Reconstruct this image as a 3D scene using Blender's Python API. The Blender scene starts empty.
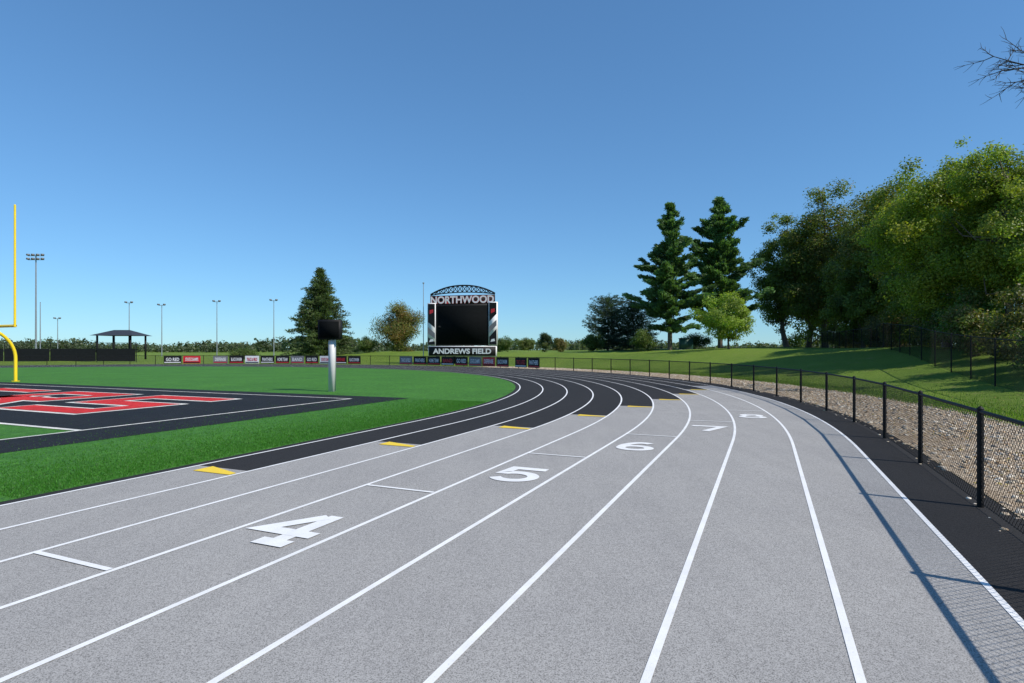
import bpy, math, numpy as np
from mathutils import Matrix, Vector
rng=np.random.default_rng(7)
sc=bpy.context.scene
sc.view_settings.view_transform='Standard'
try: sc.view_settings.look='None'
except Exception: pass
sc.view_settings.exposure=0
ST,CT=0.401,0.916
nrm=math.hypot(ST,CT); ST/=nrm; CT/=nrm
LW=1.063; PJ=-8.035; R=35.0; U0=12.0; PC=PJ-R
def W(p,u):
    p=np.asarray(p,float);u=np.asarray(u,float)
    return np.stack([p*CT+u*ST, -p*ST+u*CT],-1)
def PT(p,t):
    """track coordinates: lateral offset p (metres, + = outside), t = station (metres before bend / bend angle / metres after)"""
    p=np.asarray(p,float)+0*np.asarray(t,float); t=np.asarray(t,float)+0*p
    r=p-PC
    pp=np.where(t<0,p,np.where(t<=math.pi,PC+r*np.cos(t),PC-r))
    uu=np.where(t<0,U0+t,np.where(t<=math.pi,U0+r*np.sin(t),U0-(t-math.pi)))
    return W(pp,uu)
def st(p,s):
    return s if s<0 else s/(p-PC)
def inv(x,y):
    return x*CT-y*ST, x*ST+y*CT
def dist_out(x,y):
    p,u=inv(x,y)
    return np.hypot(p-PC,np.maximum(u-U0,0))-45.5
def sstep(a,b,v):
    t=np.clip((v-a)/(b-a),0,1); return t*t*(3-2*t)
def hgt(x,y):
    x=np.asarray(x,float);y=np.asarray(y,float)
    d=dist_out(x,y)
    w=sstep(-48,-20,x)
    h=1.5*sstep(4.2,22,d)*w
    h=h+.45*sstep(4.2,16,d)*sstep(8,26,x)*sstep(150,90,y)
    h=h+sstep(8,20,d)*(0.14*np.sin(x*.21+1)*np.cos(y*.17)+.07*np.sin(x*.5+y*.4))*sstep(600,200,d)
    return h
# ---------------------------------------------------------------- mesh helpers
def mesh(name,V,F,mat,cols=None,parent=None,smooth=False):
    V=np.asarray(V,np.float32);F=np.asarray(F,np.int32)
    k=F.shape[1]
    me=bpy.data.meshes.new(name)
    me.vertices.add(len(V));me.vertices.foreach_set('co',V.ravel())
    me.loops.add(F.size);me.loops.foreach_set('vertex_index',F.ravel())
    me.polygons.add(len(F))
    me.polygons.foreach_set('loop_start',np.arange(0,F.size,k,dtype=np.int32))
    if smooth: me.polygons.foreach_set('use_smooth',np.ones(len(F),bool))
    me.update(calc_edges=True)
    if cols is not None:
        a=me.color_attributes.new('Col','FLOAT_COLOR','POINT')
        c=np.ones((len(V),4),np.float32);c[:,:3]=cols
        a.data.foreach_set('color',c.ravel())
    if mat: me.materials.append(mat)
    o=bpy.data.objects.new(name,me);sc.collection.objects.link(o)
    if parent: o.parent=parent
    return o
def empty(name,loc=(0,0,0),rz=0):
    o=bpy.data.objects.new(name,None);sc.collection.objects.link(o)
    o.location=loc;o.rotation_euler=(0,0,rz);o.empty_display_size=.3
    return o
def tubes(P0,P1,R0,R1,n=6):
    P0=np.atleast_2d(np.asarray(P0,float));P1=np.atleast_2d(np.asarray(P1,float))
    m=len(P0);R0=np.broadcast_to(R0,(m,));R1=np.broadcast_to(R1,(m,))
    d=P1-P0;d/=np.linalg.norm(d,axis=1,keepdims=True)+1e-9
    a=np.where(np.abs(d[:,2:3])<.9,np.array([[0,0,1.]]),np.array([[1.,0,0]]))
    e1=np.cross(d,a);e1/=np.linalg.norm(e1,axis=1,keepdims=True);e2=np.cross(d,e1)
    an=np.arange(n)*2*math.pi/n
    ring=e1[:,None]*np.cos(an)[None,:,None]+e2[:,None]*np.sin(an)[None,:,None]
    A=P0[:,None]+ring*R0[:,None,None];B=P1[:,None]+ring*R1[:,None,None]
    V=np.concatenate([A,B],1).reshape(-1,3)
    i=np.arange(n);j=(i+1)%n
    f=np.stack([i,i+n,j+n,j],1)
    F=(f[None]+(np.arange(m)*2*n)[:,None,None]).reshape(-1,4)
    return V,F
def join(parts):
    Vs=[];Fs=[];o=0
    for V,F in parts:
        Vs.append(V);Fs.append(np.asarray(F)+o);o+=len(V)
    return np.concatenate(Vs),np.concatenate(Fs)
def polytube(pts,rad,n=8):
    pts=np.asarray(pts,float);rad=np.broadcast_to(rad,(len(pts),))
    return tubes(pts[:-1],pts[1:],rad[:-1],rad[1:],n)
def box(c,s,rz=0):
    x,y,z=np.array(s)/2.
    V=np.array([[-x,-y,-z],[x,-y,-z],[x,y,-z],[-x,y,-z],[-x,-y,z],[x,-y,z],[x,y,z],[-x,y,z]])
    if rz:
        c_,s_=math.cos(rz),math.sin(rz)
        V=np.stack([V[:,0]*c_-V[:,1]*s_,V[:,0]*s_+V[:,1]*c_,V[:,2]],1)
    F=np.array([[0,3,2,1],[4,5,6,7],[0,1,5,4],[1,2,6,5],[2,3,7,6],[3,0,4,7]])
    return V+np.array(c),F
def strip(name,p0,p1,T,z,mat,parent):
    a=PT(p0,T);b=PT(p1,T);n=len(T)
    V=np.zeros((2*n,3));V[:n,:2]=a;V[n:,:2]=b;V[:,2]=z
    i=np.arange(n-1)
    return mesh(name,V,np.stack([i,i+n,i+n+1,i+1],1),mat,parent=parent)
def poly(name,pts,z,mat,parent):
    V=np.array([[*W(a,b),z] for a,b in pts])
    me=bpy.data.meshes.new(name);me.from_pydata([tuple(v) for v in V],[],[tuple(range(len(V)))]);me.materials.append(mat)
    o=bpy.data.objects.new(name,me);sc.collection.objects.link(o);o.parent=parent
    if me.polygons[0].normal.z<0: me.flip_normals()
    return o
def text(name,s,mat,loc,xax,yax,w,h,parent,offset=0,ext=0,shear=0):
    cu=bpy.data.curves.new(name,'FONT');cu.body=s;cu.size=1;cu.offset=offset;cu.extrude=ext
    cu.align_x='CENTER';cu.align_y='CENTER';cu.materials.append(mat);cu.shear=shear
    o=bpy.data.objects.new(name,cu);sc.collection.objects.link(o)
    bpy.context.view_layer.update()
    d=o.dimensions;sx=w/max(d.x,1e-3);sy=h/max(d.y,1e-3)
    xs=[c[0] for c in o.bound_box];ys=[c[1] for c in o.bound_box]
    cx,cy=(max(xs)+min(xs))/2,(max(ys)+min(ys))/2
    X=Vector(xax).normalized();Y=Vector(yax).normalized();Z=X.cross(Y)
    M=Matrix.Identity(4)
    for i in range(3):
        M[i][0]=X[i]*sx;M[i][1]=Y[i]*sy;M[i][2]=Z[i]
    t=Vector(loc)-X*sx*cx-Y*sy*cy
    for i in range(3): M[i][3]=t[i]
    o.matrix_world=M
    if parent:
        o.parent=parent
    return o
# ---------------------------------------------------------------- materials
def newmat(name):
    m=bpy.data.materials.new(name);m.use_nodes=True;nt=m.node_tree
    b=nt.nodes['Principled BSDF'];return m,nt,b
def N(nt,t,**k):
    n=nt.nodes.new(t)
    for a,v in k.items(): setattr(n,a,v)
    return n
def noise(nt,scale,detail=4,rough=.6,stretch=None):
    g=N(nt,'ShaderNodeNewGeometry');n=N(nt,'ShaderNodeTexNoise')
    n.inputs['Scale'].default_value=scale;n.inputs['Detail'].default_value=detail;n.inputs['Roughness'].default_value=rough
    if stretch:
        mp=N(nt,'ShaderNodeMapping');mp.inputs['Scale'].default_value=stretch[:3]
        mp.inputs['Rotation'].default_value=(0,0,stretch[3] if len(stretch)>3 else 0)
        nt.links.new(g.outputs['Position'],mp.inputs['Vector']);nt.links.new(mp.outputs[0],n.inputs['Vector'])
    else: nt.links.new(g.outputs['Position'],n.inputs['Vector'])
    return n.outputs['Fac']
def ramp(nt,fac,stops):
    r=N(nt,'ShaderNodeValToRGB');e=r.color_ramp.elements
    while len(e)<len(stops): e.new(.5)
    for i,(p,c) in enumerate(stops):
        e[i].position=p;e[i].color=(*c,1)
    nt.links.new(fac,r.inputs[0]);return r.outputs[0]
def mix(nt,f,a,b,mode='MIX'):
    m=N(nt,'ShaderNodeMix',data_type='RGBA',blend_type=mode)
    if isinstance(f,(int,float)): m.inputs[0].default_value=f
    else: nt.links.new(f,m.inputs[0])
    for s,v in((6,a),(7,b)):
        if isinstance(v,tuple): m.inputs[s].default_value=(*v,1)
        else: nt.links.new(v,m.inputs[s])
    return m.outputs[2]
def bump(nt,b,fac,strength,dist=.01):
    n=N(nt,'ShaderNodeBump');n.inputs['Strength'].default_value=strength;n.inputs['Distance'].default_value=dist
    nt.links.new(fac,n.inputs['Height']);nt.links.new(n.outputs[0],b.inputs['Normal'])
def simple(name,col,rough=.6,metal=0,var=.15,scale=3,spec=None):
    m,nt,b=newmat(name)
    f=noise(nt,scale)
    c=ramp(nt,f,[(.3,tuple(x*(1-var) for x in col)),(.7,tuple(min(1,x*(1+var)) for x in col))])
    nt.links.new(c,b.inputs['Base Color']);b.inputs['Roughness'].default_value=rough;b.inputs['Metallic'].default_value=metal
    if spec is not None: b.inputs['Specular IOR Level'].default_value=spec
    return m
def track_mat(name,lo,hi,s=120):
    m,nt,b=newmat(name)
    f=noise(nt,s,2,.8)
    c=ramp(nt,f,[(.36,lo),(.47,tuple((x*.35+y*.65) for x,y in zip(lo,hi))),(.62,hi)])
    fb=noise(nt,s*.35,2,.6);cb=ramp(nt,fb,[(.3,(.88,.88,.88)),(.5,(1,1,1)),(.7,(1.07,1.07,1.07))]);c=mix(nt,1.0,c,cb,'MULTIPLY')
    f2=noise(nt,.55,6,.65);c2=ramp(nt,f2,[(.25,(.9,.9,.905)),(.75,(1.05,1.045,1.03))])
    c=mix(nt,1.0,c,c2,'MULTIPLY')
    f3=noise(nt,1.6,5,.7,(1.8,.16,1.,math.radians(-23.6)));c3=ramp(nt,f3,[(.3,(.94,.94,.94)),(.7,(1.04,1.04,1.04))])
    c=mix(nt,1.0,c,c3,'MULTIPLY')
    # scattered darker scuffs and specks
    f4=noise(nt,7,5,.75);c4=ramp(nt,f4,[(.27,(.78,.77,.76)),(.36,(1,1,1))]);c=mix(nt,1.,c,c4,'MULTIPLY')
    nt.links.new(c,b.inputs['Base Color']);b.inputs['Roughness'].default_value=.9
    b.inputs['Specular IOR Level'].default_value=.15
    bump(nt,b,f,.45,.0027);return m
M_gray=track_mat('track_gray_rubber',(.14,.137,.131),(.42,.41,.392))
M_black=track_mat('track_black_rubber',(.007,.007,.0075),(.042,.041,.041))
m,nt,b=newmat('white_line_paint')
f=noise(nt,60,3,.8);f2=noise(nt,2.5,5,.7)
c=ramp(nt,f,[(.25,(.5,.5,.5)),(.42,(.8,.8,.78))]);c2=ramp(nt,f2,[(.3,(.85,.85,.85)),(.6,(1,1,1))])
nt.links.new(mix(nt,1.,c,c2,'MULTIPLY'),b.inputs['Base Color']);b.inputs['Roughness'].default_value=.7;bump(nt,b,f,.4,.004)
M_white=m
M_yel=simple('yellow_paint',(.8,.56,.03),.7,var=.12,scale=40)
def turf_mat(name,cs,stripe=True):
    m,nt,b=newmat(name)
    f=noise(nt,45,3,.75);c=ramp(nt,f,[(.3,cs[0]),(.5,cs[1]),(.68,cs[2])])
    f2=noise(nt,.35,4,.6);c2=ramp(nt,f2,[(.3,(.82,.84,.82)),(.7,(1.14,1.1,1.05))])
    c=mix(nt,1.,c,c2,'MULTIPLY')
    f3=noise(nt,4,4,.7);c3=ramp(nt,f3,[(.3,(.78,.8,.78)),(.7,(1.2,1.17,1.14))])
    c=mix(nt,1.,c,c3,'MULTIPLY')
    f4=noise(nt,9,3,.7,(1,.12,1,math.radians(66.4)));c4=ramp(nt,f4,[(.3,(.82,.84,.82)),(.7,(1.17,1.14,1.1))])
    c=mix(nt,1.,c,c4,'MULTIPLY')
    nt.links.new(c,b.inputs['Base Color']);b.inputs['Roughness'].default_value=.75
    b.inputs['Specular IOR Level'].default_value=.2
    bump(nt,b,f,.9,.02);return m
M_turf=turf_mat('green_turf',((.02,.068,.007),(.048,.175,.018),(.11,.3,.042)))
M_turfK=turf_mat('black_turf',((.004,.004,.005),(.013,.013,.014),(.036,.036,.038)))
M_turfR=turf_mat('red_turf',((.3,.012,.015),(.6,.025,.025),(.75,.06,.05)))
M_turfW=turf_mat('white_turf',((.5,.5,.5),(.74,.74,.74),(.88,.88,.88)))
# ground
m,nt,b=newmat('lawn')
f=noise(nt,22,4,.75);c=ramp(nt,f,[(.3,(.055,.1,.012)),(.5,(.125,.2,.024)),(.7,(.21,.3,.045))])
f2=noise(nt,.12,5,.65);c2=ramp(nt,f2,[(.3,(.72,.78,.7)),(.7,(1.22,1.14,1.1))]);c=mix(nt,1.,c,c2,'MULTIPLY')
f3=noise(nt,1.1,5,.7);k=ramp(nt,f3,[(.58,(0,0,0)),(.74,(.55,.55,.55))]);c=mix(nt,k,c,(.24,.2,.09))
nt.links.new(c,b.inputs['Base Color']);b.inputs['Roughness'].default_value=.9;bump(nt,b,f,1.,.04)
b.inputs['Specular IOR Level'].default_value=.2
M_lawn=m
m,nt,b=newmat('gravel_bed')
g=N(nt,'ShaderNodeNewGeometry');v=N(nt,'ShaderNodeTexVoronoi');v.inputs['Scale'].default_value=22
nt.links.new(g.outputs['Position'],v.inputs['Vector'])
c=ramp(nt,v.outputs['Distance'],[(.0,(.68,.57,.42)),(.5,(.5,.4,.28)),(.8,(.22,.16,.1))])
f=noise(nt,.8,5,.7);k=ramp(nt,f,[(.46,(0,0,0)),(.62,(.75,.75,.75))]);c=mix(nt,k,c,(.33,.24,.145))
nt.links.new(c,b.inputs['Base Color']);b.inputs['Roughness'].default_value=.95;bump(nt,b,v.outputs['Distance'],-1.,.02)
M_gravel=m
def colmat(name,trans=0.,rough=.7):
    m,nt,b=newmat(name)
    a=N(nt,'ShaderNodeVertexColor',layer_name='Col')
    nt.links.new(a.outputs[0],b.inputs['Base Color']);b.inputs['Roughness'].default_value=rough
    b.inputs['Specular IOR Level'].default_value=.3
    if trans:
        t=N(nt,'ShaderNodeBsdfTranslucent');g=mix(nt,1.,a.outputs[0],(1.7,1.9,.6),'MULTIPLY')
        nt.links.new(g,t.inputs[0]);x=N(nt,'ShaderNodeMixShader');x.inputs[0].default_value=trans
        nt.links.new(b.outputs[0],x.inputs[1]);nt.links.new(t.outputs[0],x.inputs[2])
        nt.links.new(x.outputs[0],nt.nodes['Material Output'].inputs[0])
    return m
M_leaf=colmat('foliage_leaves',.4,.5);M_needle=colmat('foliage_needles',.3,.55);M_rock=colmat('stone',0,.9)
M_bark=simple('bark',(.13,.105,.08),.95,var=.4,scale=6)
M_bark2=simple('dark_bark',(.045,.036,.03),.95,var=.3,scale=6)
M_fence=simple('black_vinyl',(.008,.008,.0085),.55,var=.2,spec=.2)
M_galv=simple('galvanised_steel',(.35,.36,.37),.45,.6,var=.1)
M_concr=simple('concrete',(.42,.4,.37),.9,var=.12,scale=8)
M_ypaint=simple('yellow_gloss',(.85,.62,.02),.35,var=.05)
M_wpaint=simple('white_gloss',(.6,.6,.59),.4,var=.05)
M_blk=simple('black_panel',(.012,.012,.013),.6,var=.2,spec=.2)
M_scr=simple('led_screen',(.004,.005,.0055),.85,var=.2,spec=.08)
M_red=simple('red_panel',(.55,.02,.03),.5,var=.1)
M_wtxt=simple('white_vinyl',(.75,.75,.75),.6,var=.05)
M_gry=simple('grey_panel',(.16,.16,.17),.6)
M_grnbox=simple('green_box',(.02,.07,.05),.5)
# ---------------------------------------------------------------- ground
def axis(lo,hi,step,far):
    a=np.arange(lo,hi+step,step);e=[];d=step
    x=hi
    while x<far: d*=1.25;x+=d;e.append(x)
    e2=[];d=step;x=lo
    while x>-far: d*=1.25;x-=d;e2.append(x)
    return np.array(e2[::-1]+list(a)+e)
X=axis(-100,110,1.5,4000);Y=axis(-30,170,1.5,5000)
gx,gy=np.meshgrid(X,Y);V=np.stack([gx,gy,hgt(gx,gy)],-1).reshape(-1,3)
ny,nx=gx.shape;i,j=np.meshgrid(np.arange(nx-1),np.arange(ny-1));q=(j*nx+i).ravel()
mesh('ground',V,np.stack([q,q+1,q+nx+1,q+nx],1),M_lawn,smooth=True)
# ---------------------------------------------------------------- track
trk=empty('running_track')
TT=np.concatenate([np.linspace(-30,-.5,40),np.linspace(0,math.pi,241),math.pi+np.linspace(1,60,20)])
PA=PJ+9*LW
strip('surface',PJ-.22,PA+.95,TT,.010,M_black,trk)
SX=lambda n:-5.72+3.06*(n-1)
for n in range(1,10):
    p0=PJ+(n-1)*LW;p1=p0+LW;pm=(p0+p1)/2
    s1=SX(n);t1=st(pm,s1)
    T=np.concatenate([np.linspace(-28,min(-.3,t1-.1),30),[] if t1<0 else np.linspace(0,t1,14)[:-1],[t1]])
    strip('exchange_zone_%d'%n,p0,p1,T,.014,M_gray,trk)
for n in range(10):
    p=PJ+n*LW
    strip('lane_line_%d'%n,p-.026,p+.026,TT,.018,M_white,trk)
def dirs(p,t):
    a=PT(p,t);b=PT(p+.1,t);d=(b-a);d/=np.linalg.norm(d)
    return a,np.array([d[0],d[1],0]),np.array([-d[1],d[0],0])
def tri(name,p0,p1,s,shape,mat,z):
    pm=(p0+p1)/2;a,x,y=dirs(pm,st(pm,s));o=np.array([*a,z])
    V=[o+x*q[0]+y*q[1] for q in shape]
    me=bpy.data.meshes.new(name);me.from_pydata([tuple(v) for v in V],[],[tuple(range(len(V)))]);me.materials.append(mat)
    ob=bpy.data.objects.new(name,me);sc.collection.objects.link(ob);ob.parent=trk
h=LW/2-.026
for n in range(1,9):
    p0=PJ+(n-1)*LW
    tri('exchange_mark_%d'%n,p0,p0+LW,SX(n),[(-h+.25,-.32),(h-.01,-.32),(h-.01,-.20),(-h+.25,.02)],M_yel,.022)
for n,s in ((3,-9),(4,-5.75),(5,-2.7),(6,.25),(7,3.3),(8,6.4)):
    p0=PJ+(n-1)*LW
    tri('cross_mark_%d'%n,p0,p0+LW,s,[(-h,-.028),(h,-.028),(h,.028),(-h,.028)],M_white,.022)
# block numerals drawn as mitred painted strokes
def ell(cx,cy,rx,ry,a0,a1,n=28):
    a=np.radians(np.linspace(a0,a1,n));return [(cx+rx*math.cos(q),cy+ry*math.sin(q)) for q in a]
DIG={4:[[(.13,.475),(.13,-.47)],[(.05,.42),(-.30,-.13),(.37,-.13)],[(-.06,-.42),(.32,-.42)]],
5:[[(.3,.40),(-.21,.40),(-.25,.04)]+ell(0,-.15,.28,.25,128,-150)],
6:[ell(.0,-.18,.26,.21,0,360,40),ell(.05,-.14,.31,.54,186,62,24)],
7:[[(-.35,.28),(-.33,.40)],[(-.40,.39),(.27,.39),(-.08,-.47)]],
8:[ell(0,.21,.22,.185,0,360,36),ell(0,-.2,.27,.20,0,360,36)],
3:[ell(0,.2,.24,.2,150,-80)+ell(0,-.2,.27,.22,70,-150)]}
def norm2(v): return v/(np.linalg.norm(v,axis=1,keepdims=True)+1e-9)
def ribbon(P,w):
    P=np.array(P,float);cl=np.allclose(P[0],P[-1]);d=norm2(np.diff(P,axis=0));n=np.stack([-d[:,1],d[:,0]],1)
    if cl: nb=np.vstack([n[-1:],n]);na=np.vstack([n,n[:1]])
    else: nb=np.vstack([n[:1],n]);na=np.vstack([n,n[-1:]])
    m=nb+na;m/=np.maximum((m*m).sum(1,keepdims=True),.5)/2
    return P+m*w/2,P-m*w/2
for n,s in ((3,-10.8),(4,-7.55),(5,-4.35),(6,-1.25),(7,1.85),(8,4.9)):
    pm=PJ+(n-.5)*LW;a,x,y=dirs(pm,st(pm,s));o=np.array([*a,0]);parts=[]
    for k,P in enumerate(DIG[n]):
        L_,R_=ribbon(P,.17);m_=len(P)
        V=np.array([o+x*q[0]*.98+y*q[1]+np.array([0,0,.022+.0015*k]) for q in np.vstack([L_,R_])])
        i=np.arange(m_-1);parts.append((V,np.stack([i,i+m_,i+m_+1,i+1],1)))
    mesh('lane_number_%d'%n,*join(parts),M_white,parent=trk)
# ---------------------------------------------------------------- turf
fld=empty('football_field')
strip('turf',PC,PJ-.22,TT,.012,M_turf,fld)
SL=-13.9;SR=-62.7;EL=17.1;GL=8.0
poly('end_zone_border',[(-12.1,-30),(-12.1,18.2),(-64.5,18.2),(-64.5,-30),(SR,-30),(SR,GL),(SL,GL),(SL,-30)],.017,M_turfK,fld)
def rect(name,p0,p1,u0,u1,z,mat): return poly(name,[(p0,u0),(p1,u0),(p1,u1),(p0,u1)],z,mat,fld)
rect('side_line',SL-.05,SL+.05,-30,EL,.022,M_turfW);rect('end_line',SR,SL-.05,EL-.1,EL,.022,M_turfW)
rect('goal_line',SR,SL-.05,GL-.15,GL,.022,M_turfW)
for k in range(1,6): rect('yard_line_%d'%k,SR,SL-.4,GL-4.57*k-.05,GL-4.57*k+.05,.022,M_turfW)
# block end-zone lettering
GLY={'P':[[(0,0),(0,1),(1,1),(1,.45),(0,.45)]],'A':[[(0,0),(0,1),(1,1),(1,0)],[(0,.4),(1,.4)]],
'N':[[(0,0),(0,1)],[(0,.97),(1,.03)],[(1,0),(1,1)]],'T':[[(-.05,1),(1.05,1)],[(.5,1),(.5,0)]],'H':[[(0,0),(0,1)],[(1,0),(1,1)],[(0,.5),(1,.5)]],
'E':[[(1,1),(0,1),(0,0),(1,0)],[(0,.5),(.85,.5)]],'R':[[(0,0),(0,1),(1,1),(1,.45),(0,.45)],[(.45,.45),(1,0)]],'S':[[(1,1),(0,1),(0,.5),(1,.5),(1,0),(0,0)]]}
lw_,lh_=3.0,4.3;pitch=(42.2-lw_-1.)/7.;P0=-59.3;U1=10.45
outl=[];fill=[]
for li,ch in enumerate('PANTHERS'):
    for k,P in enumerate(GLY[ch]):
        P=np.array(P,float)*np.array([lw_,lh_])+np.array([P0+li*pitch,U1])
        for lst,wd_,ex,z in((outl,1.35,.68,.0222),(fill,1.0,.5,.029)):
            Q=P.copy();d0=Q[0]-Q[1];d1=Q[-1]-Q[-2];Q[0]=Q[0]+d0/np.linalg.norm(d0)*ex*.98;Q[-1]=Q[-1]+d1/np.linalg.norm(d1)*ex*.98
            L_,R_=ribbon(Q,wd_);m_=len(Q);q=np.vstack([L_,R_]);V=np.c_[W(q[:,0],q[:,1]),np.full(2*m_,z+.0015*k)]
            i=np.arange(m_-1);lst.append((V,np.stack([i,i+m_,i+m_+1,i+1],1)))
mesh('end_zone_letters_outline',*join(outl),M_turfW,parent=fld);mesh('end_zone_letters',*join(fill),M_turfR,parent=fld)
# turf blades at the near edge of the field
n=60000
s=rng.uniform(-8,6,n);d=PJ-.24-rng.gamma(1.3,.9,n);t=np.where(s<0,s,s/(d-PC));xy=PT(d,t)
an=rng.uniform(0,6.28,n);wv=np.c_[np.cos(an),np.sin(an),0*an]*.006;ln=rng.normal(0,.015,(n,3));ln[:,2]=rng.uniform(.02,.04,n)
B0=np.c_[xy,np.full(n,.01)];V=np.stack([B0-wv,B0+wv,B0+ln],1).reshape(-1,3)
turf_blades=(V,np.repeat(np.array([.055,.185,.022])*rng.uniform(.6,1.4,(n,1)),3,0))
# goal post
gp=empty('goal_post',(0,0,0));gc=-39.1
def g3(p,u,z): return [*W(p,u),z]
pts=[g3(gc,18.9,0),g3(gc,18.9,1.3)]+[g3(gc,18.9-1.75*(1-math.cos(a)),1.3+1.75*math.sin(a)) for a in np.linspace(.1,math.pi/2,12)]
mesh('gooseneck',*polytube(pts,.085,12),M_ypaint,parent=gp,smooth=True)
mesh('base_pad',*polytube([g3(gc,18.9,.02),g3(gc,18.9,.05)],.2,12),M_ypaint,parent=gp)
mesh('crossbar',*polytube([g3(gc-3.6,17.15,3.05),g3(gc+3.6,17.15,3.05)],.075,12),M_ypaint,parent=gp,smooth=True)
for k,sg in enumerate((-1,1)):
    mesh('upright_%d'%k,*polytube([g3(gc+sg*3.56,17.15,3.0),g3(gc+sg*3.56,17.15,9.3),g3(gc+sg*3.56,17.15,9.33)],[.055,.05,.005],10),M_ypaint,parent=gp,smooth=True)
# ---------------------------------------------------------------- fences
def fence(name,pts,H,r=.032,spacing=.07,wr=.0021,rail=.022,z0=None,mat=M_fence,mid=False):
    e=empty(name);pts=np.asarray(pts,float)
    z=np.zeros(len(pts)) if z0 is None else z0
    P=np.c_[pts,z]
    up=np.array([0,0,1.])
    a=tubes(P-up*.05,P+up*(H+.03),r,r,10);b=tubes(P+up*(H+.03),P+up*(H+.06),r*1.15,r*.3,10)
    mesh('posts',*join([a,b]),mat,parent=e,smooth=True)
    t=[tubes(P[:-1]+up*H,P[1:]+up*H,rail,rail,8),tubes(P[:-1]+up*.06,P[1:]+up*.06,.004,.004,4)]
    for zz in (.25,.5,.75): t.append(tubes(P+up*(H*zz-.012),P+up*(H*zz+.012),r*1.12,r*1.12,10))
    if mid: t.append(tubes(P[:-1]+up*H*.5,P[1:]+up*H*.5,rail*.8,rail*.8,6))
    mesh('rails',*join(t),mat,parent=e)
    A=[];B=[]
    for i in range(len(P)-1):
        L=np.linalg.norm(P[i+1]-P[i]);d=(P[i+1]-P[i])/L;hh=H-.05
        x0=np.arange(-hh,L,spacing)
        for sg in(0,1):
            s=np.maximum(0,-x0);e_=np.minimum(hh,L-x0)
            ok=e_>s+.01;s2=s[ok];e2=e_[ok];xx=x0[ok]
            ps=xx+s2;pe=xx+e2
            if sg: ps=L-ps;pe=L-pe
            A.append(P[i]+d*ps[:,None]+up*(.05+s2)[:,None]);B.append(P[i]+d*pe[:,None]+up*(.05+e2)[:,None])
    A=np.concatenate(A);B=np.concatenate(B)
    mesh('chain_link_fabric',*tubes(A,B,wr,wr,3),mat,parent=e)
    return e
PF=2.24
us=np.arange(11.0,-14,-2.8)[::-1]
fp=[W(PF,u) for u in us]
rf=PF-PC
sarc=np.arange(2.8-1.,math.pi*rf,2.8)
fp+= [PT(PF,s/rf) for s in sarc]
fence('chain_link_fence',fp,1.1,r=.034,wr=.0026)
f2=[W(8.4,u) for u in np.arange(2,62,3.)]+[W(8.4-.1*k*3,59+3*k) for k in range(1,12)]
f2=np.array(f2);fence('chain_link_fence',f2,1.9,r=.03,spacing=.09,wr=.0022,z0=hgt(f2[:,0],f2[:,1]))
# ---------------------------------------------------------------- gravel strip and rocks
gb=empty('gravel_bed')
Tg=np.concatenate([np.linspace(-30,-.5,30),np.linspace(0,1.25,90)])
strip('bed',PA+.97,PF+3.9,Tg,.006,M_gravel,gb)
ph=(1+5**.5)/2
IV=np.array([[-1,ph,0],[1,ph,0],[-1,-ph,0],[1,-ph,0],[0,-1,ph],[0,1,ph],[0,-1,-ph],[0,1,-ph],[ph,0,-1],[ph,0,1],[-ph,0,-1],[-ph,0,1]])/math.hypot(1,ph)
IF=np.array([[0,11,5],[0,5,1],[0,1,7],[0,7,10],[0,10,11],[1,5,9],[5,11,4],[11,10,2],[10,7,6],[7,1,8],[3,9,4],[3,4,2],[3,2,6],[3,6,8],[3,8,9],[4,9,5],[2,4,11],[6,2,10],[8,6,7],[9,8,1]])
n=38000
s=rng.uniform(-14,56,n);d=PF+.2+3.6*rng.random(n)**.9+.14*rng.normal(size=n)
t=np.where(s<0,s,s/(d-PC));xy=PT(d,t)
# bare soil patches where the stones have thinned out
pm_=np.sin(xy[:,0]*1.1+2)*np.cos(xy[:,1]*.8)+.6*np.sin(xy[:,0]*2.3+xy[:,1]*1.7)
keep=(pm_<.45)|(rng.random(n)<.22);xy=xy[keep];n=len(xy)
sz=rng.lognormal(-3.6,.4,n).clip(.012,.075)
Vr=IV[None]*sz[:,None,None]*rng.uniform(.7,1.25,(n,12,1))*rng.uniform(.6,1.3,(n,1,3))*np.array([1,1,.5])
Vr=Vr+np.c_[xy,sz*.2][:,None]
base=np.array([[.72,.61,.45],[.6,.49,.35],[.76,.69,.57],[.54,.4,.26],[.46,.39,.31]])
cr=base[rng.integers(0,5,n)]*rng.uniform(.8,1.12,(n,1))
mesh('stones',Vr.reshape(-1,3),(IF[None]+(np.arange(n)*12)[:,None,None]).reshape(-1,3),M_rock,cols=np.repeat(cr,12,0),parent=gb)
# ---------------------------------------------------------------- vegetation
def unit(n,r=rng):
    v=r.normal(size=(n,3));return v/np.linalg.norm(v,axis=1,keepdims=True)
def leafquads(C,Nn,size,r,asp=.6):
    n=len(C);t=unit(n,r);e1=np.cross(Nn,t);e1/=np.linalg.norm(e1,axis=1,keepdims=True)+1e-9;e2=np.cross(Nn,e1)
    s=(size*r.uniform(.6,1.35,n))[:,None]
    V=np.stack([C-e1*s*.5,C-e2*s*.5*asp+e1*s*.05,C+e1*s*.5,C+e2*s*.5*asp+e1*s*.05],1).reshape(-1,3)
    F=np.arange(4*n).reshape(-1,4);return V,F
def norm(v): return v/(np.linalg.norm(v,axis=1,keepdims=True)+1e-9)
mesh('turf_blades',turf_blades[0],np.arange(len(turf_blades[0])).reshape(-1,3),M_leaf,cols=turf_blades[1],parent=fld)
n=8000;s=rng.uniform(-14,45,n);d=PF+rng.gamma(2.2,1.1,n)+.15;t=np.where(s<0,s,s/(d-PC));xy=PT(d,t)
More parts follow.
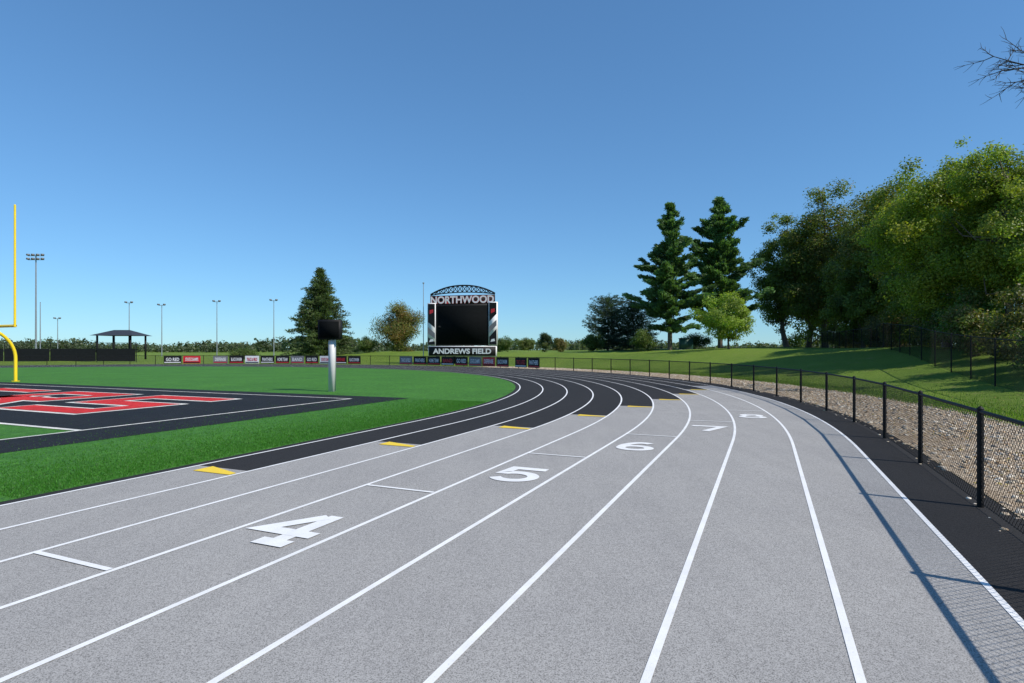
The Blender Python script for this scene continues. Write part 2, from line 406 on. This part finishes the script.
P=np.c_[xy,hgt(xy[:,0],xy[:,1])+rng.uniform(.022,.05,n)]
V,F=leafquads(P,norm(unit(n)*.3+np.array([0,0,1.])),.06,rng,.7)
c=np.array([[.22,.12,.04],[.3,.2,.06],[.14,.08,.04],[.35,.28,.07]])[rng.integers(0,4,n)]*rng.uniform(.7,1.3,(n,1))
mesh('fallen_leaves',V,F,M_rock,cols=np.repeat(c,4,0))
# grass tufts along the lawn edge of the stone bed
n=42000;s=rng.uniform(-12,50,n);d=PF+3.4+rng.gamma(1.6,.8,n);t=np.where(s<0,s,s/(d-PC));xy=PT(d,t);z=hgt(xy[:,0],xy[:,1])
hh=rng.uniform(.05,.13,n);an=rng.uniform(0,6.28,n);wv=np.c_[np.cos(an),np.sin(an),0*an]*.012;ln=rng.normal(0,.03,(n,3));ln[:,2]=hh
B0=np.c_[xy,z-.01];V=np.stack([B0-wv,B0+wv,B0+ln],1).reshape(-1,3)
c=np.array([.12,.2,.028])*rng.uniform(.6,1.35,(n,1))*np.array([1,1,1])
mesh('grass_blades',V,np.arange(3*n).reshape(-1,3),M_leaf,cols=np.repeat(c,3,0))
G_=1.9
def deciduous(name,x,y,H,rad,col,seed,n=30000,leaf=.2,base=.15,clumps=110,tint=(.2,.17,.02),tintp=.12,trunk=True,cs=.26,lean=0):
    r=np.random.default_rng(seed);z0=float(hgt(x,y));e=empty(name,(x,y,z0))
    hc=H*(1+base)/2;hv=H*(1-base)/2
    d=unit(clumps,r);ph_=r.uniform(0,6.28,6)
    env=1+.16*np.sin(3*d[:,0]+ph_[0]+2*d[:,2])+.13*np.sin(4*d[:,1]+ph_[1])+.12*np.sin(5*d[:,2]+ph_[2]+3*d[:,0])
    rr=r.uniform(.25,.9,clumps)**.7*env
    taper=1-.25*np.clip(d[:,2],0,1)-.1*np.clip(-d[:,2],0,1)
    C=d*rr[:,None]*np.array([rad,rad,hv])*np.stack([taper,taper,np.ones(clumps)],1)+np.array([0,0,hc])
    C[:,2]=np.minimum(C[:,2],H-.3*cs*rad)
    cr=rad*cs*r.uniform(.4,1.15,clumps)
    w=cr**2;idx=r.choice(clumps,n,p=w/w.sum())
    o=unit(n,r)*(r.random(n)**.5)[:,None]*np.array([1,1,.72])
    P=C[idx]+o*cr[idx][:,None]+r.normal(size=(n,3))*.13*rad*cs
    P[:,2]=np.maximum(P[:,2],.05)
    out=norm((P-np.array([0,0,hc*.8]))/np.array([rad,rad,hv]))
    Nn=norm(.4*out+.55*norm(o)+.8*unit(n,r)+np.array([0,0,.35]))
    V,F=leafquads(P,Nn,leaf,r)
    cc=np.array(col)[None]*G_*r.uniform(.65,1.3,(clumps,1))
    tm=(r.random(clumps)<tintp)[:,None];cc=np.where(tm,cc*.5+np.array(tint)*.5,cc)
    c=cc[idx]*r.uniform(.65,1.35,(n,1));tl=(r.random(n)<tintp*.5)[:,None];c=np.where(tl,np.array(tint),c)
    mesh('foliage',V,F,M_leaf,cols=np.repeat(c,4,0),parent=e)
    if trunk:
        tr=max(.05,H*.018);k=7
        zs=np.linspace(0,H*.8,k);bx=np.cumsum(r.normal(0,.012*H,k));by=np.cumsum(r.normal(0,.012*H,k));bx[0]=by[0]=0
        T=np.c_[bx,by,zs];T[0,2]=-.3;parts=[polytube(T,np.linspace(tr,tr*.2,k)*np.array([1.3]+[1]*(k-1)),10)]
        for i in r.choice(clumps,min(clumps,34),replace=False):
            zz=max(H*base*.8,C[i,2]-.45*np.hypot(C[i,0],C[i,1])-.05*H);zz=min(zz,H*.75)
            a=np.array([np.interp(zz,zs,bx),np.interp(zz,zs,by),zz]);b=C[i];mid=(a+b)/2+np.array([0,0,-.05*H*r.random()])+r.normal(0,.02*H,3)
            q=np.array([a,a*.55+mid*.45,mid,b]);parts.append(polytube(q,[tr*.38,tr*.3,tr*.2,tr*.06],5))
        mesh('trunk_and_limbs',*join(parts),M_bark,parent=e,smooth=True)
    return e
def conifer(name,x,y,H,rad,col,seed,kind='pine',n=40000):
    r=np.random.default_rng(seed);z0=float(hgt(x,y));e=empty(name,(x,y,z0))
    tr=H*.014;parts=[polytube([[0,0,-.3],[0,0,H*.5],[0,0,H*.98]],[tr*1.2,tr*.7,tr*.1],9)]
    BA=[];BB=[];BR=[];tips=[];tsz=[];shade=[]
    z=H*(.14 if kind=='pine' else .05)
    while z<H*.985:
        f=z/H
        if kind=='pine':
            env=rad*min(1,(1-f)*1.6+.04)*(.78+.22*min(1,f/.3))*(.9+.14*math.sin(z*1.3+seed));nb=r.integers(4,7);dz=r.uniform(.4,.9)*(H/20);rise=.15+.6*f
        elif kind=='spruce':
            env=rad*(1-f)**.85;nb=r.integers(8,12);dz=r.uniform(.28,.42)*(H/15);rise=-.22+.5*f
        else:
            env=rad*(1-f**2.2)**.6;nb=r.integers(9,13);dz=.35;rise=.1+.4*f
        a0=r.uniform(0,6.28)
        for k in range(nb):
            a=a0+k*2*math.pi/nb+r.normal(0,.25);L=env*(r.uniform(.4,1.25) if kind=='pine' else r.uniform(.7,1.2))
            if kind=='pine' and r.random()<.14: continue
            d=np.array([math.cos(a),math.sin(a),rise+r.normal(0,.14)]);s0=np.array([0,0,z+r.normal(0,.15)])
            tip=s0+d*L;midp=s0+d*L*.5+np.array([0,0,-.04*L]);
            if kind=='spruce': tip=tip+np.array([0,0,.06*L])
            BA+= [s0,midp];BB+=[midp,tip];BR+=[tr*.22,tr*.13]
            m=max(2,int(L*2.6));lat=np.array([-d[1],d[0],0])
            sh=r.uniform(.65,1.25)
            for q in np.linspace(.22 if kind=='pine' else .15,1,m):
                wv=(.34 if kind=='pine' else .3)*L*(1.1-q)
                for sd in (0,1):
                    c_=s0*(1-q)+tip*q+lat*r.uniform(-1,1)*wv+np.array([0,0,r.normal(0,.12)])
                    tips.append(c_);tsz.append((.4 if kind=='pine' else .42)*(rad/4.3)*r.uniform(.5,1.2));shade.append(sh*r.uniform(.8,1.2))
        z+=dz
    tips=np.array(tips);tsz=np.array(tsz);shade=np.array(shade)
    w=tsz**2;idx=r.choice(len(tips),n,p=w/w.sum())
    o=unit(n,r)*(r.random(n)**.6)[:,None]*np.array([1,1,.6 if kind=='pine' else .45])*1.1
    P=tips[idx]+o*tsz[idx][:,None]
    P[:,2]=np.maximum(P[:,2],.1)
    dirv=norm(norm(np.c_[P[:,:2],0*P[:,2]])+unit(n,r)*.8+np.array([0,0,.45]))
    Nn=norm(np.cross(dirv,unit(n,r)))
    e2=np.cross(dirv,Nn);ln=(.4 if kind=='pine' else .28)*r.uniform(.6,1.3,n)[:,None]*(rad/4.5);wd=ln*.16
    V=np.stack([P-dirv*ln*.5-e2*wd*.3,P-dirv*ln*.2+e2*wd,P+dirv*ln*.5,P+dirv*ln*.1-e2*wd],1).reshape(-1,3)
    c=np.array(col)[None]*shade[idx][:,None]*r.uniform(.65,1.35,(n,1))*2.2
    mesh('foliage',V,np.arange(4*n).reshape(-1,4),M_needle,cols=np.repeat(c,4,0),parent=e)
    parts.append(tubes(np.array(BA),np.array(BB),np.array(BR),np.array(BR)*.5,4))
    mesh('trunk_and_limbs',*join(parts),M_bark,parent=e,smooth=True)
    return e
conifer('spruce_tree',-31.4,95,14.2,5.9,(.043,.062,.024),11,'spruce',60000)
deciduous('maple_tree',-18.4,95,8.2,3.8,(.075,.085,.02),12,30000,.2,.0,130,(.22,.12,.03),.3,cs=.38)
conifer('white_pine_tree',20.7,76,19.2,4.9,(.045,.082,.03),13,'pine',62000)
conifer('white_pine_tree',28.0,78,20.0,5.5,(.045,.085,.03),14,'pine',64000)
conifer('blue_spruce_tree',14.6,88,8.2,3.7,(.026,.042,.03),15,'yew',34000)
conifer('blue_spruce_tree',18.0,86,7.4,3.7,(.026,.042,.03),16,'yew',30000)
deciduous('young_maple_tree',23.2,62,6.2,3.3,(.11,.155,.025),17,17000,.19,.08,80,(.3,.34,.05),.2)
deciduous('oak_tree',39.9,84,20,5.4,(.062,.085,.018),18,44000,.28,.02,160)
deciduous('oak_tree',42.7,79,21.8,6.3,(.062,.082,.018),19,50000,.28,.02,180,(.2,.15,.04),.15)
deciduous('oak_tree',42.2,68,19.2,5.8,(.066,.082,.018),20,52000,.25,.02,180,(.21,.17,.04),.2)
deciduous('walnut_tree',40.6,60,18.4,5.2,(.072,.098,.018),21,52000,.23,.02,180,(.26,.21,.04),.2)
deciduous('cottonwood_tree',29.2,39,14.2,4.7,(.098,.13,.018),22,84000,.17,.02,240,(.33,.33,.04),.22,cs=.23)
deciduous('cottonwood_tree',28.6,33.5,13.0,3.4,(.085,.118,.018),23,58000,.15,.02,190,(.3,.3,.04),.2,cs=.24)
deciduous('cottonwood_tree',32.4,34.5,14.3,4.0,(.08,.112,.018),24,58000,.17,.02,180,(.3,.3,.04),.15,cs=.24)
deciduous('hackberry_tree',32.2,45,10.8,3.5,(.072,.095,.018),25,40000,.18,.01,140)
deciduous('walnut_tree',41,50.5,17.2,5.3,(.06,.082,.018),26,44000,.25,.02,150)
deciduous('hackberry_tree',37.6,62,10,3.6,(.065,.09,.02),27,28000,.22,.01,110)
deciduous('oak_tree',47,74,19,6,(.05,.07,.016),28,28000,.34,.02,110)
deciduous('oak_tree',45,88,20,6.5,(.05,.07,.016),29,28000,.36,.02,110)
k=0
for u in np.arange(28,86,3.0):
    k+=1;p=10.3-(max(0,u-60)*.09)+rng.uniform(0,1.5)
    if u<34: p+=1
    x,y=W(p,u+rng.uniform(-.8,.8))
    deciduous('shrub',float(x),float(y),rng.uniform(2.0,4.0),rng.uniform(1.4,2.3),(.055*rng.uniform(.7,1.3),.07*rng.uniform(.7,1.2),.018),100+k,8500,.14,.02,60,(.2,.15,.07),.3,cs=.34)
for (x,y,H,rad,col) in((16.9,75,2.7,1.9,(.05,.075,.018)),(11.6,84,2.6,1.7,(.055,.075,.018)),(5.4,92,3.2,1.6,(.016,.03,.011)),(-1.5,96,2.8,1.6,(.05,.075,.02)),(2.4,97,2.5,1.5,(.06,.08,.02)),(-23.6,94,2.6,1.6,(.05,.08,.02)),(8,98,2.6,1.3,(.09,.08,.03)),(-44.5,96,2.0,2.4,(.05,.075,.02)),(25.8,82,2.0,2.,(.04,.07,.02))):
    k+=1;deciduous('shrub',x,y,H,rad,col,100+k,7000,.16,.0,45,(.15,.16,.04),.1,trunk=False,cs=.4)
# bare-branched tree at the right
def bare(name,x,y,H,seed):
    r=np.random.default_rng(seed);z0=float(hgt(x,y));e=empty(name,(x,y,z0));A=[];B=[];RA=[];RB=[]
    def grow(p,d,L,rad,dep,bias=np.zeros(3)):
        q=p;m=3
        for s_ in range(m):
            d2=d+r.normal(0,.1,3)+bias;d2/=np.linalg.norm(d2);q2=q+d2*L/m
            A.append(q);B.append(q2);RA.append(rad*(1-.2*s_));RB.append(rad*(1-.2*(s_+1)));q=q2;d=d2
            if dep>0:
                for _ in range(2):
                    nd=d+r.normal(0,.5,3);nd/=np.linalg.norm(nd);grow(q,nd,L*r.uniform(.38,.6),rad*.55,dep-1)
    T=np.array([[0,0,-.3],[.1,0,3],[-.05,.1,6],[.1,.1,9],[0,.1,11.5],[.1,0,12.6]]);rr=np.array([.2,.17,.14,.11,.07,.02])
    for i in range(5): A.append(T[i]);B.append(T[i+1]);RA.append(rr[i]);RB.append(rr[i+1])
    for z,d,L in((9.3,(-1,-.1,.16),2.9),(10.8,(-1,.15,.1),3.1),(7.5,(.9,.4,.4),3.2),(9.5,(.3,-.9,.5),2.2),(11.5,(.6,.7,.6),2.2),(6.8,(.2,.9,.4),2.8)):
        d=np.array(d,float);d/=np.linalg.norm(d)
        grow(np.array([0,.05,z]),d,L,.06,3)
    mesh('trunk_and_limbs',*tubes(np.array(A),np.array(B),np.array(RA),np.array(RB),5),M_bark2,parent=e)
bare('bare_ash_tree',22.5,20.8,13,5)
# distant tree line
r=np.random.default_rng(99);C=[];S=[];cc=[]
for i in range(1900):
    x=r.uniform(-560,420);y=r.uniform(380,440)+abs(x)*.1;hh=(5.0+1.6*math.sin(x*.03)+1.4*math.sin(x*.11+1)+.9*math.sin(x*.37))*(1.15 if x<60 else 1.)
    for k in range(4): C.append((x+r.normal(0,2),y+r.normal(0,2),max(.8,r.uniform(.1,1)*hh)));S.append(r.uniform(1.4,2.8));cc.append(r.uniform(.6,1.2))
C=np.array(C);S=np.array(S);cc=np.array(cc);n=90000;idx=r.integers(0,len(C),n)
o=unit(n,r);P=C[idx]+o*S[idx][:,None]*(r.random(n)**.4)[:,None];P[:,2]=np.maximum(P[:,2],.2)+.6
V,F=leafquads(P,norm(o+unit(n,r)*.6+np.array([0,0,.4])),1.5,r,.8)
c=np.array([.11,.14,.08])[None]*cc[idx][:,None]*r.uniform(.7,1.3,(n,1))
mesh('distant_tree_line',V,F,M_leaf,cols=np.repeat(c,4,0))
# ---------------------------------------------------------------- scoreboard
zb=float(hgt(-6.2,72));sb=empty('stadium_scoreboard',(-6.2,72,zb),-math.radians(14))
G=-zb
def sbox(nm,x0,x1,z0,z1,y0,y1,mat): return mesh(nm,*box(((x0+x1)/2,(y0+y1)/2,(z0+z1)/2+G),(x1-x0,y1-y0,z1-z0)),mat,parent=sb)
for kx,x in enumerate((-3.4,-1.2,1.2,3.4)): mesh('steel_post_%d'%kx,*box((x,.45,(8.2)/2+G),(.3,.35,8.2)),M_blk,parent=sb)
sbox('screen_frame',-3.45,3.45,2.35,7.5,-.05,.25,M_blk);sbox('led_screen',-3.25,3.25,2.55,7.3,-.09,-.052,M_scr)
for kx,sg in enumerate((-1,1)):
    a,bb=sorted((sg*3.47,sg*4.55));sbox('side_pillar_%d'%kx,a,bb,2.35,7.7,-.12,.25,M_wtxt)
    def pq(nm,pts,mat,y=-.127):
        me=bpy.data.meshes.new(nm);me.from_pydata([(q[0],y,q[1]+G) for q in pts],[],[tuple(range(len(pts)))]);me.materials.append(mat)
        ob=bpy.data.objects.new(nm,me);sc.collection.objects.link(ob);ob.parent=sb
    pq('pillar_black_upper',[(a+.08,5.3),(bb-.08,6.2) if sg>0 else (bb-.08,4.6),(bb-.08,7.6),(a+.08,7.6)],M_blk)
    pq('pillar_grey_band',[(a+.08,3.9),(bb-.08,4.8) if sg>0 else (bb-.08,3.2),(bb-.08,5.5) if sg>0 else (bb-.08,3.9),(a+.08,4.7)],M_gry)
    pq('pillar_black_lower',[(a+.08,2.45),(bb-.08,2.45),(bb-.08,4.4) if sg>0 else (bb-.08,2.8),(a+.08,3.4)],M_blk)
    pq('pillar_red_mark',[(a+.3,6.3),(bb-.3,6.5),(bb-.3,6.9),(a+.3,6.8)],M_red,-.133)
    pq('pillar_white_mark',[(a+.25,2.8),(bb-.25,2.9),(bb-.35,3.2),(a+.35,3.1)],M_wtxt,-.133)
sbox('header_sign',-4.2,4.2,7.52,8.6,-.05,.2,M_blk)
for kx,(nm,mt,off,y) in enumerate((('header_text_trim',M_red,.06,-.056),('header_text',M_wtxt,.03,-.062))):
    o=text(nm,'NORTHWOOD',mt,(0,y,8.06+G),(1,0,0),(0,0,1),8.2+off*2,.86+off*2,None,offset=off);o.parent=sb
N_=14
xs=np.linspace(-4.2,4.2,N_+1);top=lambda x:9.7-1.05*(abs(x)/4.2)**2.2;bot=lambda x:8.68+.3*(1-(abs(x)/4.2)**2)
T1=np.array([[x,.08,top(x)+.12+G] for x in xs]);B1=np.array([[x,.08,bot(x)+G] for x in xs])
pr=[tubes(T1[:-1],T1[1:],.1,.1,6),tubes(B1[:-1],B1[1:],.07,.07,6),tubes(B1,T1,.05,.05,5),tubes(B1[:-1],T1[1:],.05,.05,5),tubes(B1[1:],T1[:-1],.05,.05,5)]
mesh('arch_truss',*join(pr),M_blk,parent=sb)
sbox('name_sign',-4.45,4.45,1.0,2.3,-.1,.2,M_wtxt);sbox('name_sign_face',-4.37,4.37,1.08,2.22,-.13,-.102,M_blk)
o=text('name_text','ANDREWS FIELD',M_wtxt,(0,-.137,1.65+G),(1,0,0),(0,0,1),7.6,.66,None,offset=.035);o.parent=sb
def pole(name,x,y,H,r=.09,arms=0,mat=M_galv):
    z=float(hgt(x,y));e=empty(name,(x,y,z));mesh('pole',*polytube([[0,0,0],[0,0,H]],[r,r*.6],8),mat,parent=e,smooth=True)
    if arms:
        w=arms*.45
        parts=[box((0,0,H-.1),(2*w,.12,.12))]+([box((0,0,H-1.0),(2*w,.12,.12))] if arms>3 else [])
        mesh('cross_arm',*join(parts),mat,parent=e)
        L=[]
        for zz in ([H+.12,H-.78] if arms>3 else [H+.12]):
            for q in np.linspace(-w*.9,w*.9,arms): L.append(box((q,-.2,zz),(.5,.45,.38)))
        mesh('floodlights',*join(L),M_gry,parent=e)
    else: mesh('cap',*polytube([[0,0,H],[0,0,H+.15],[0,0,H+.2]],[.1,.12,.02],8),mat,parent=e)
pole('flag_pole',-11.3,74,10.2,.06)
pole('flood_light_pole',-106.7,130,23.,.2,4);pole('light_pole',-122,150,14,.14)
for x,y,H in((-105.6,160,14.9),(-96.6,160,14.2),(-81.4,160,15.3),(-65.7,160,15.5),(-141,180,11.5)): pole('light_pole',x,y,H,.14,2)
# play clock
pcx,pcy=-7.75,25.;pc_=empty('play_clock',(pcx,pcy,.012),-math.radians(5))
mesh('post',*box((0,0,1.3),(.24,.24,2.6)),M_wpaint,parent=pc_)
mesh('post_cap_bracket',*box((0,.02,2.32),(.4,.32,.08)),M_gry,parent=pc_)
mesh('cabinet',*box((-.05,-.19,2.66),(1.0,.05,.86)),M_blk,parent=pc_)
mesh('cabinet_back',*box((-.05,-.05,2.66),(.96,.22,.8)),M_blk,parent=pc_)
mesh('display',*box((-.05,-.219,2.66),(.86,.006,.7)),M_scr,parent=pc_)
# ---------------------------------------------------------------- banners on far fence
def banner(a0,a1,col,words,seed):
    e=empty('fence_banner');rr_=PF-PC-.06
    th=np.radians([a0,a1]);P=np.array([W(PC+rr_*math.cos(t),U0+rr_*math.sin(t)) for t in th])
    d=P[0]-P[1];L=np.linalg.norm(d);d/=L;nn=np.array([d[1],-d[0]])
    zs=(.12,1.06)
    V=[[*P[1],zs[0]],[*P[0],zs[0]],[*P[0],zs[1]],[*P[1],zs[1]]]
    mesh('cloth',V,[[0,1,2,3]],col[0],parent=e)
    c=(P[0]+P[1])/2+nn*.02
    text('lettering',words,col[1],(c[0],c[1],.62),(d[0],d[1],0),(0,0,1),L*.74,.42,e,offset=.02)
    q=c+nn*.005
    a_=q-d*L*.46;b_=q+d*L*.46
    mesh('stripe',[[*a_,.2],[*b_,.2],[*b_,.3],[*a_,.3]],[[0,1,2,3]],col[2],parent=e)
cols=[(M_blk,M_wtxt,M_red),(M_red,M_wtxt,M_blk),(M_blk,M_red,M_wtxt),(M_gry,M_wtxt,M_red),(M_blk,M_wtxt,M_wtxt),(M_wtxt,M_red,M_blk)]
wd=['PANTHERS','GO RED','BLACK SWARM','HOME TEAM','STATE CHAMPS','TRACK & FIELD','BAND','DEFENSE']
k=0
for lo,hi in((58.2,63.2),(64.2,85.5),(92.5,117.8),(119.5,125.2)):
    m_=max(1,int(round((hi-lo)/2.6)));ed=np.linspace(lo,hi,m_+1)
    for i in range(m_):
        banner(ed[i]+.12,ed[i+1]-.12,cols[[0,1,0,2,4,3,0,5][(k*3+k//4)%8]],wd[(k*5)%8],k);k+=1
# ---------------------------------------------------------------- tennis court windscreen & gazebo
P=np.array([[-105,88.],[-98,88.],[-91,88],[-84,88],[-77,88],[-70,88],[-63,88],[-57,88]])
e=fence('tennis_court_fence',P,2.9,r=.05,spacing=.25,wr=.006)
V=[];F=[]
for i in range(len(P)-1):
    V+=[[P[i][0]+.1,87.92,.1],[P[i+1][0]-.1,87.92,.1],[P[i+1][0]-.1,87.92,2.0+.0*i],[P[i][0]+.1,87.92,2.0]];F.append([4*i,4*i+1,4*i+2,4*i+3])
mesh('windscreen',V,F,M_blk,parent=e)
gz=empty('picnic_shelter',(-74.0,110,0))
mesh('posts',*join([box((sx*3.1,sy*2.2,2.25),(.25,.25,4.5)) for sx in(-1,0,1) for sy in(-1,1)]),M_blk,parent=gz)
V=[[-4,-3,4.5],[4,-3,4.5],[4,3,4.5],[-4,3,4.5],[-1.5,0,5.6],[1.5,0,5.6]]
me=bpy.data.meshes.new('roof');me.from_pydata(V,[],[(0,1,5,4),(1,2,5),(2,3,4,5),(3,0,4),(3,2,1,0)]);me.materials.append(simple('roof_metal',(.03,.033,.04),.6))
o=bpy.data.objects.new('roof',me);sc.collection.objects.link(o);o.parent=gz
mesh('low_wall',*join([box((sx*2,-2.2,.5),(2.,.15,1.)) for sx in(-1,1)]),M_gry,parent=gz)
ub=empty('utility_box',(22.8,76,float(hgt(22.8,76))));mesh('cabinet',*box((0,0,.75),(1.6,.9,1.5)),M_grnbox,parent=ub);mesh('lid',*box((0,0,1.54),(1.7,1.,.07)),M_grnbox,parent=ub);mesh('pad',*box((0,0,.03),(2,1.2,.1)),M_concr,parent=ub)
# ---------------------------------------------------------------- light
az=math.radians(121);el=math.radians(44)
w=bpy.data.worlds.new('World');sc.world=w;w.use_nodes=True;nt=w.node_tree
sky=nt.nodes.new('ShaderNodeTexSky');sky.sky_type='NISHITA';sky.sun_disc=False;sky.sun_elevation=el;sky.sun_rotation=az
sky.air_density=1.0;sky.dust_density=0.;sky.ozone_density=3.;sky.altitude=0
S_=.15
c=mix(nt,1.,sky.outputs[0],(.72*S_,1.0*S_,1.18*S_),'MULTIPLY')
gm=nt.nodes.new('ShaderNodeGamma');gm.inputs[1].default_value=.72;nt.links.new(c,gm.inputs[0])
c=mix(nt,1.,gm.outputs[0],(.48/S_,.64/S_,.78/S_),'MULTIPLY')
nt.links.new(c,nt.nodes['Background'].inputs[0]);nt.nodes['Background'].inputs[1].default_value=S_
sl=bpy.data.lights.new('sun','SUN');sl.energy=5.0;sl.angle=math.radians(.53);sl.color=(1,.93,.84)
so=bpy.data.objects.new('sun',sl);sc.collection.objects.link(so)
dv=Vector((math.sin(az)*math.cos(el),math.cos(az)*math.cos(el),math.sin(el)))
so.rotation_euler=dv.to_track_quat('Z','Y').to_euler();so.location=(30,-20,40)
cam=bpy.data.cameras.new('camera');co=bpy.data.objects.new('camera',cam);sc.collection.objects.link(co)
co.location=(0,0,1.8);co.rotation_euler=(math.pi/2,0,0);cam.sensor_width=36;cam.lens=36*580/1024;cam.shift_y=8.5/1024
cam.clip_end=12000;cam.clip_start=.05
sc.camera=co
